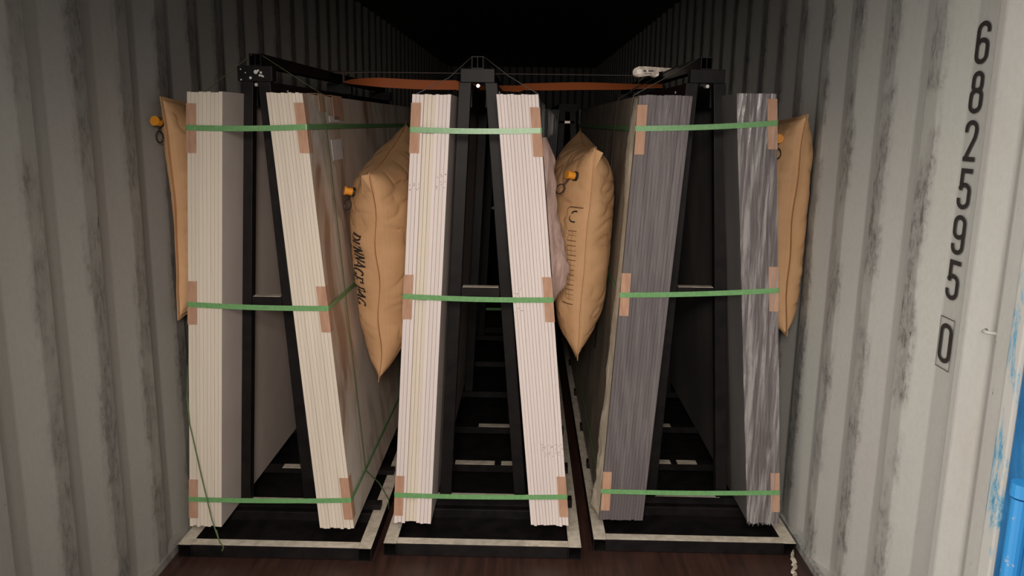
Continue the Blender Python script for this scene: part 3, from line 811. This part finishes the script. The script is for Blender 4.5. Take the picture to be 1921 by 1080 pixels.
# rounded panel outline, open at the seam
stroke_mesh(mb, [(.02, 0), (.28, .0), (.325, .02), (.34, .05), (.37, 1.02), (.36, 1.06), (.33, 1.08), (.04, 1.08)], .010, g3, maxseg=.02)
mb2 = MB()
stroke_mesh(mb2, arc(.12, .10, .11, .06, -105, 105, 18), .016, g3, maxseg=.02)
for k in range(5):
    b0 = .26+k*.165
    stroke_mesh(mb, [(.05, b0), (.20, b0), (.20, b0+.11), (.05, b0+.11)], .007, g3, maxseg=.02)
    stroke_mesh(mb, [(.05, b0+.055), (.20, b0+.055)], .004, g3, maxseg=.02)
    stroke_mesh(mb, [(.12, b0-.01), (.12, b0+.12)], .004, g3, maxseg=.02)
    for q in range(5):
        stroke_mesh(mb, [(.265+(q % 2)*.008, b0+.01+q*.017), (.295, b0+.01+q*.017)], .005, g3, maxseg=.02)
o = mb.build('printed_panel', MAT['brownink'], b3); o['label'] = 'brown printed instruction panel'
mb2.build('printed_arc', MAT['ink'], b3)
b4, sf = bag('kraft paper dunnage bag between the rightmost grey stack and the right wall', lambda z: edge_x('s6', 'r', z), lambda z: WR+.004, 3.47, 1.24, .44, .405, .0, .16, 4, lambda v: .004+.022*v, ex=.42, pk=.5, valve=(-.86, .80, -1, (-.05, -.1, -1)))

# ------------------------------------------------------------------ stretch film
def sheet(name, key, z0, z1, fr0, fr1, yoff, amp, mat, lab, nx=70, nz=160, fx=60, fz=5, seed=0, ragged=0, thick=.0006):
    """crinkled film lying over the front edges of a stack (fr = fraction of its width)"""
    s = ST[key]; V = []; Fc = []
    for j in range(nz+1):
        for i in range(nx+1):
            t = j/nz; zz = z0+(z1-z0)*t
            fr = fr0+(fr1-fr0)*i/nx
            if ragged: zz += (noise.noise(Vector((i*.45, seed, 0)))*ragged*max(0, 1-t*8))
            xa, xb = edge_x(key, 'l', zz), edge_x(key, 'r', zz)
            x = xa+(xb-xa)*fr
            r1 = 1-abs(noise.noise(Vector((x*fx+noise.noise(Vector((0, 0, zz*3)))*1.2, seed, zz*fz))))
            r2 = 1-abs(noise.noise(Vector((x*fx*2.1, seed+5, zz*fz*2.2))))
            y = s['y']-yoff-amp*(r1**5*.75+r2**4*.35)
            V.append((x, y, zz))
    for j in range(nz):
        for i in range(nx):
            q = j*(nx+1)+i; Fc.append((q, q+1, q+nx+2, q+nx+1))
    o = mesh_obj(name, V, Fc, MAT[mat], smooth=True)
    return tag(o, lab, 'plastic film')
sheet('stretch_film', 's6', .082, 1.722, -.01, 1.01, .0005, .0050, 'film', 'crinkled clear film over the front of the rightmost grey stack', seed=3, ragged=.025, fx=42, fz=2.6)
sheet('stretch_film', 's5', .2, 1.712, .02, .98, .0002, .0005, 'film_thin', 'thin clear film stretched over the left grey stack', nx=50, seed=8, fx=45)
def bunch(key, side, zs, outs, ins, mat, lab, seed, y0=.0, depth=.06):
    """gathered film hanging along an upright edge: outs = how far it sticks out, per z"""
    s = ST[key]; sg = -1 if side == 'l' else 1; V = []; Fc = []; nz = 90; nx = 14
    for j in range(nz+1):
        t = j/nz*(len(zs)-1); k = min(int(t), len(zs)-2); ft = t-k
        z = zs[k]+(zs[k+1]-zs[k])*ft; ou = outs[k]+(outs[k+1]-outs[k])*ft
        for i in range(nx+1):
            a = i/nx
            w = noise.noise(Vector((a*2.2, seed, z*9)))*.5+noise.noise(Vector((a*6, seed+9, z*26)))*.45
            x = edge_x(key, side, z)+sg*(.002+ou*math.sin(a*PI*.85)*(1+w*.6)+.001)
            x = max(x*sg, (edge_x(key, side, z)+sg*.0015)*sg)*sg
            y = s['y']+y0+depth*a+.010*w*math.sin(a*PI)
            V.append((x, y, z))
    for j in range(nz):
        for i in range(nx):
            q = j*(nx+1)+i; Fc.append((q, q+1, q+nx+2, q+nx+1))
    o = mesh_obj('film_bunch', V, Fc, MAT[mat], smooth=True)
    return tag(o, lab, 'plastic film')
bunch('s4', 'r', [1.56, 1.50, 1.36, 1.22, 1.10, 1.03, .97], [.016, .036, .036, .046, .066, .046, .004], 0, 'film_pink', 'bunched pinkish film hanging off the right white stack', 2, .012)
bunch('s4', 'r', [1.69, 1.64, 1.58, 1.55], [.002, .045, .05, .010], 0, 'film_thin', 'loose flap of clear film at the top of the right white stack', 4, .03, .10)
bunch('s5', 'l', [1.70, 1.60, 1.48, 1.30, 1.00, .70, .45, .30, .14, .10], [.008, .016, .022, .010, .012, .018, .022, .020, .036, .008], 0, 'film_beige', 'crumpled beige film along the left edge of the left grey stack', 6, -.001, .05)
bunch('s2', 'l', [1.35, 1.1, .8, .5, .25], [.001, .006, .008, .007, .001], 0, 'film_thin', 'thin clear film edge along the left side of the second stack', 7, .0, .05)
bunch('s6', 'r', [1.50, 1.36, 1.2, 1.05], [.001, .005, .006, .001], 0, 'film_thin', 'clear film bulging at the right edge of the rightmost stack', 9, .0, .05)

# ------------------------------------------------------------------ orange lashing strap between the ridges
root = empty('lashing_strap', (0, 4.2, 1.83), 'orange lashing strap with ratchet buckle, stretched across the rack ridges', 'lashing strap')
mb = MB(); pts = []; nn = []; hh = []
for i in range(61):
    t = i/60; x = -.835+1.60*t
    px = (x+.835)/.75
    if t < .46: k = math.sin(PI*min(1, t/.46))**.6*.024+.004
    else: q = (t-.46)/.54; k = .010+.009*math.sin(PI*min(1, q*1.1))**.8
    k = min(k, .0235)
    z = 1.790+.012*abs(2*t-1)**2 - (.010 if .36 < t < .56 else 0)
    a = math.asin(min(1, k/.0245))
    pts.append((x, 4.2+.02*math.sin(t*PI), z+.002*math.sin(t*19))); hh.append((0, .0245*math.cos(a), .0245*math.sin(a))); nn.append((0, -math.sin(a), math.cos(a)))
mb.ribbon(pts, nn, hh, .002)
mb.build('lower_webbing', MAT['orange'], root)
mb = MB()
pts = [(-.93, 4.2, 1.849), (-.885, 4.2, 1.8475), (-.835, 4.2, 1.847)]+[(-.835+1.5*i/12, 4.2, 1.850+.001*i/12) for i in range(1, 13)]+[(.74, 4.2, 1.863), (.785, 4.2, 1.8635)]
mb.ribbon(pts, [(0, -.2, 1)]*len(pts), [(0, .022, .006)]*3+[(0, .022, .003)]*(len(pts)-3), .002)
mb.ribbon([(-.835, 4.18, 1.847), (-.836, 4.18, 1.82), (-.835, 4.18, 1.792)], [(-1, 0, 0)]*3, [(0, .022, 0)]*3, .002)
mb.build('upper_webbing', MAT['darkweb'], root)
# ratchet: two side plates, handle, spool
rt_ = empty('ratchet_buckle', (.70, 4.12, 1.86), None, None); rt_.parent = root
out = [(.607, 1.850), (.606, 1.866), (.613, 1.879), (.628, 1.886), (.66, 1.886), (.70, 1.884), (.765, 1.880), (.815, 1.878), (.822, 1.871), (.80, 1.867), (.755, 1.865), (.725, 1.862), (.728, 1.850), (.722, 1.840), (.712, 1.836), (.700, 1.839), (.690, 1.844), (.670, 1.843), (.650, 1.838), (.630, 1.837), (.615, 1.842)]
def plate(y):
    mb = MB(); n = len(out)
    v = [(a, y, b) for a, b in out]+[(a, y+.004, b) for a, b in out]
    mb.add(v, [tuple(range(n)), tuple(range(n, 2*n))[::-1]]+[(i, (i+1) % n, n+(i+1) % n, n+i) for i in range(n)])
    return mb.build('side_plate', MAT['zinc'], rt_)
for y in (4.080, 4.134): plate(y)
mb = MB(); mb.disc((.630, 4.074, 1.861), (0, 1, 0), .012, .070, 16); mb.build('spool', MAT['bolt'], rt_)
mb = MB(); mb.disc((.718, 4.074, 1.846), (0, 1, 0), .006, .070, 10); mb.build('pin', MAT['bolt'], rt_)
mb = MB(); mb.disc((.67, 4.077, 1.866), (0, 1, 0), .005, .064, 10); mb.build('pin', MAT['bolt'], rt_)
mb = MB(); mb.box(.765, .820, 4.082, 4.136, 1.870, 1.877); mb.build('handle', MAT['zinc'], rt_, bevel=.002)
mb = MB(); mb.box(.650, .700, 4.0785, 4.0805, 1.862, 1.868); mb.box(.655, .690, 4.0785, 4.0805, 1.850, 1.853); mb.build('slot', MAT['rubber'], rt_)
mb = MB(); mb.tube([(.66, 4.10, 1.838), (.638, 4.10, 1.82), (.63, 4.12, 1.80), (.60, 4.15, 1.775)], .002, 6); mb.build('strap_tail', MAT['darkweb'], rt_)
for c in rt_.children: c.matrix_parent_inverse = Matrix.Translation(Vector((.70, 4.12, 1.86))).inverted()
rt_.matrix_parent_inverse = Matrix.Translation(root.location).inverted()
for c in root.children: c.matrix_parent_inverse = Matrix.Translation(root.location).inverted()

# ------------------------------------------------------------------ second row: one rack seen through the gap
yb = 6.30
root = empty('slab_rack', (.41, yb+1.5, 0), 'dark A-frame slab rack far back in the second row, seen through a gap', 'rack')
for a in (.03, .75):
    mb = MB(); mb.hollow(a, a+.05, yb, yb+3.3, .001, .05, .0035); mb.build('side_rail', MAT['steel'], root)
mb = MB(); mb.box(.08, .75, yb, yb+.045, .001, .05); mb.build('front_rail', MAT['steel'], root)
for yy in (yb+.3, yb+2.6):
    mb = MB(); mb.box(.05, .78, yy, yy+.045, .05, .082); mb.build('bearer', MAT['steel'], root)
    for xt, xb in ((.37, .30), (.45, .54)):
        mb = MB(); post(mb, xt, xb, 1.70, .082, yy); mb.build('post', MAT['steel'], root)
mb = MB(); mb.box(.345, .465, yb+.3, yb+.34, 1.61, 1.628); mb.build('cross_bar', MAT['zinc'], root)
mb = MB(); mb.box(.34, .48, yb+.3, yb+2.64, 1.70, 1.76); mb.build('ridge_beam', MAT['steel'], root)
adopt(root)
for key, tl, tr, bl, br, word in (('r1', .200, .334, .115, .250, 'left'), ('r2', .480, .630, .575, .725, 'right')):
    n = 8
    for i in range(n):
        a, b = i/n, (i+1)/n
        o = slab_mesh(bl+(br-bl)*a+.0008, bl+(br-bl)*b-.0008, tl+(tr-tl)*a+.0008, tl+(tr-tl)*b-.0008, .084, 1.713+random.uniform(-.002, .002), yb+random.uniform(0, .003), yb+3.1, 'grey_dark', 'greyface', 'greyface')
        tag(o, 'dark slab in the far %s stack of the second row, %s from its left' % (word, ORD[i]), 'stone slab', 'dark slabs of the second row, %s stack' % word, 'thing')

# torn tape scraps lying at the foot of the right wall
rnd = random.Random(11); mb = MB(); V = []; Fc = []
n = 14
for i in range(n+1):
    y = 2.66+.20*i/n; w = .005+.007*rnd.random()
    x = 1.075+.06*(i/n)+.012*rnd.random()
    V += [(x-w, y, .003+.004*rnd.random()), (x, y+.004, .010+.014*rnd.random()), (x+w, y, .003+.006*rnd.random())]
for i in range(n):
    for k in (0, 1): Fc.append((3*i+k, 3*i+k+1, 3*i+4+k, 3*i+3+k))
tag(mesh_obj('tape_scrap', V, Fc, MAT['pad']), 'torn pale tape scrap on the floor at the foot of the right wall', 'scrap')
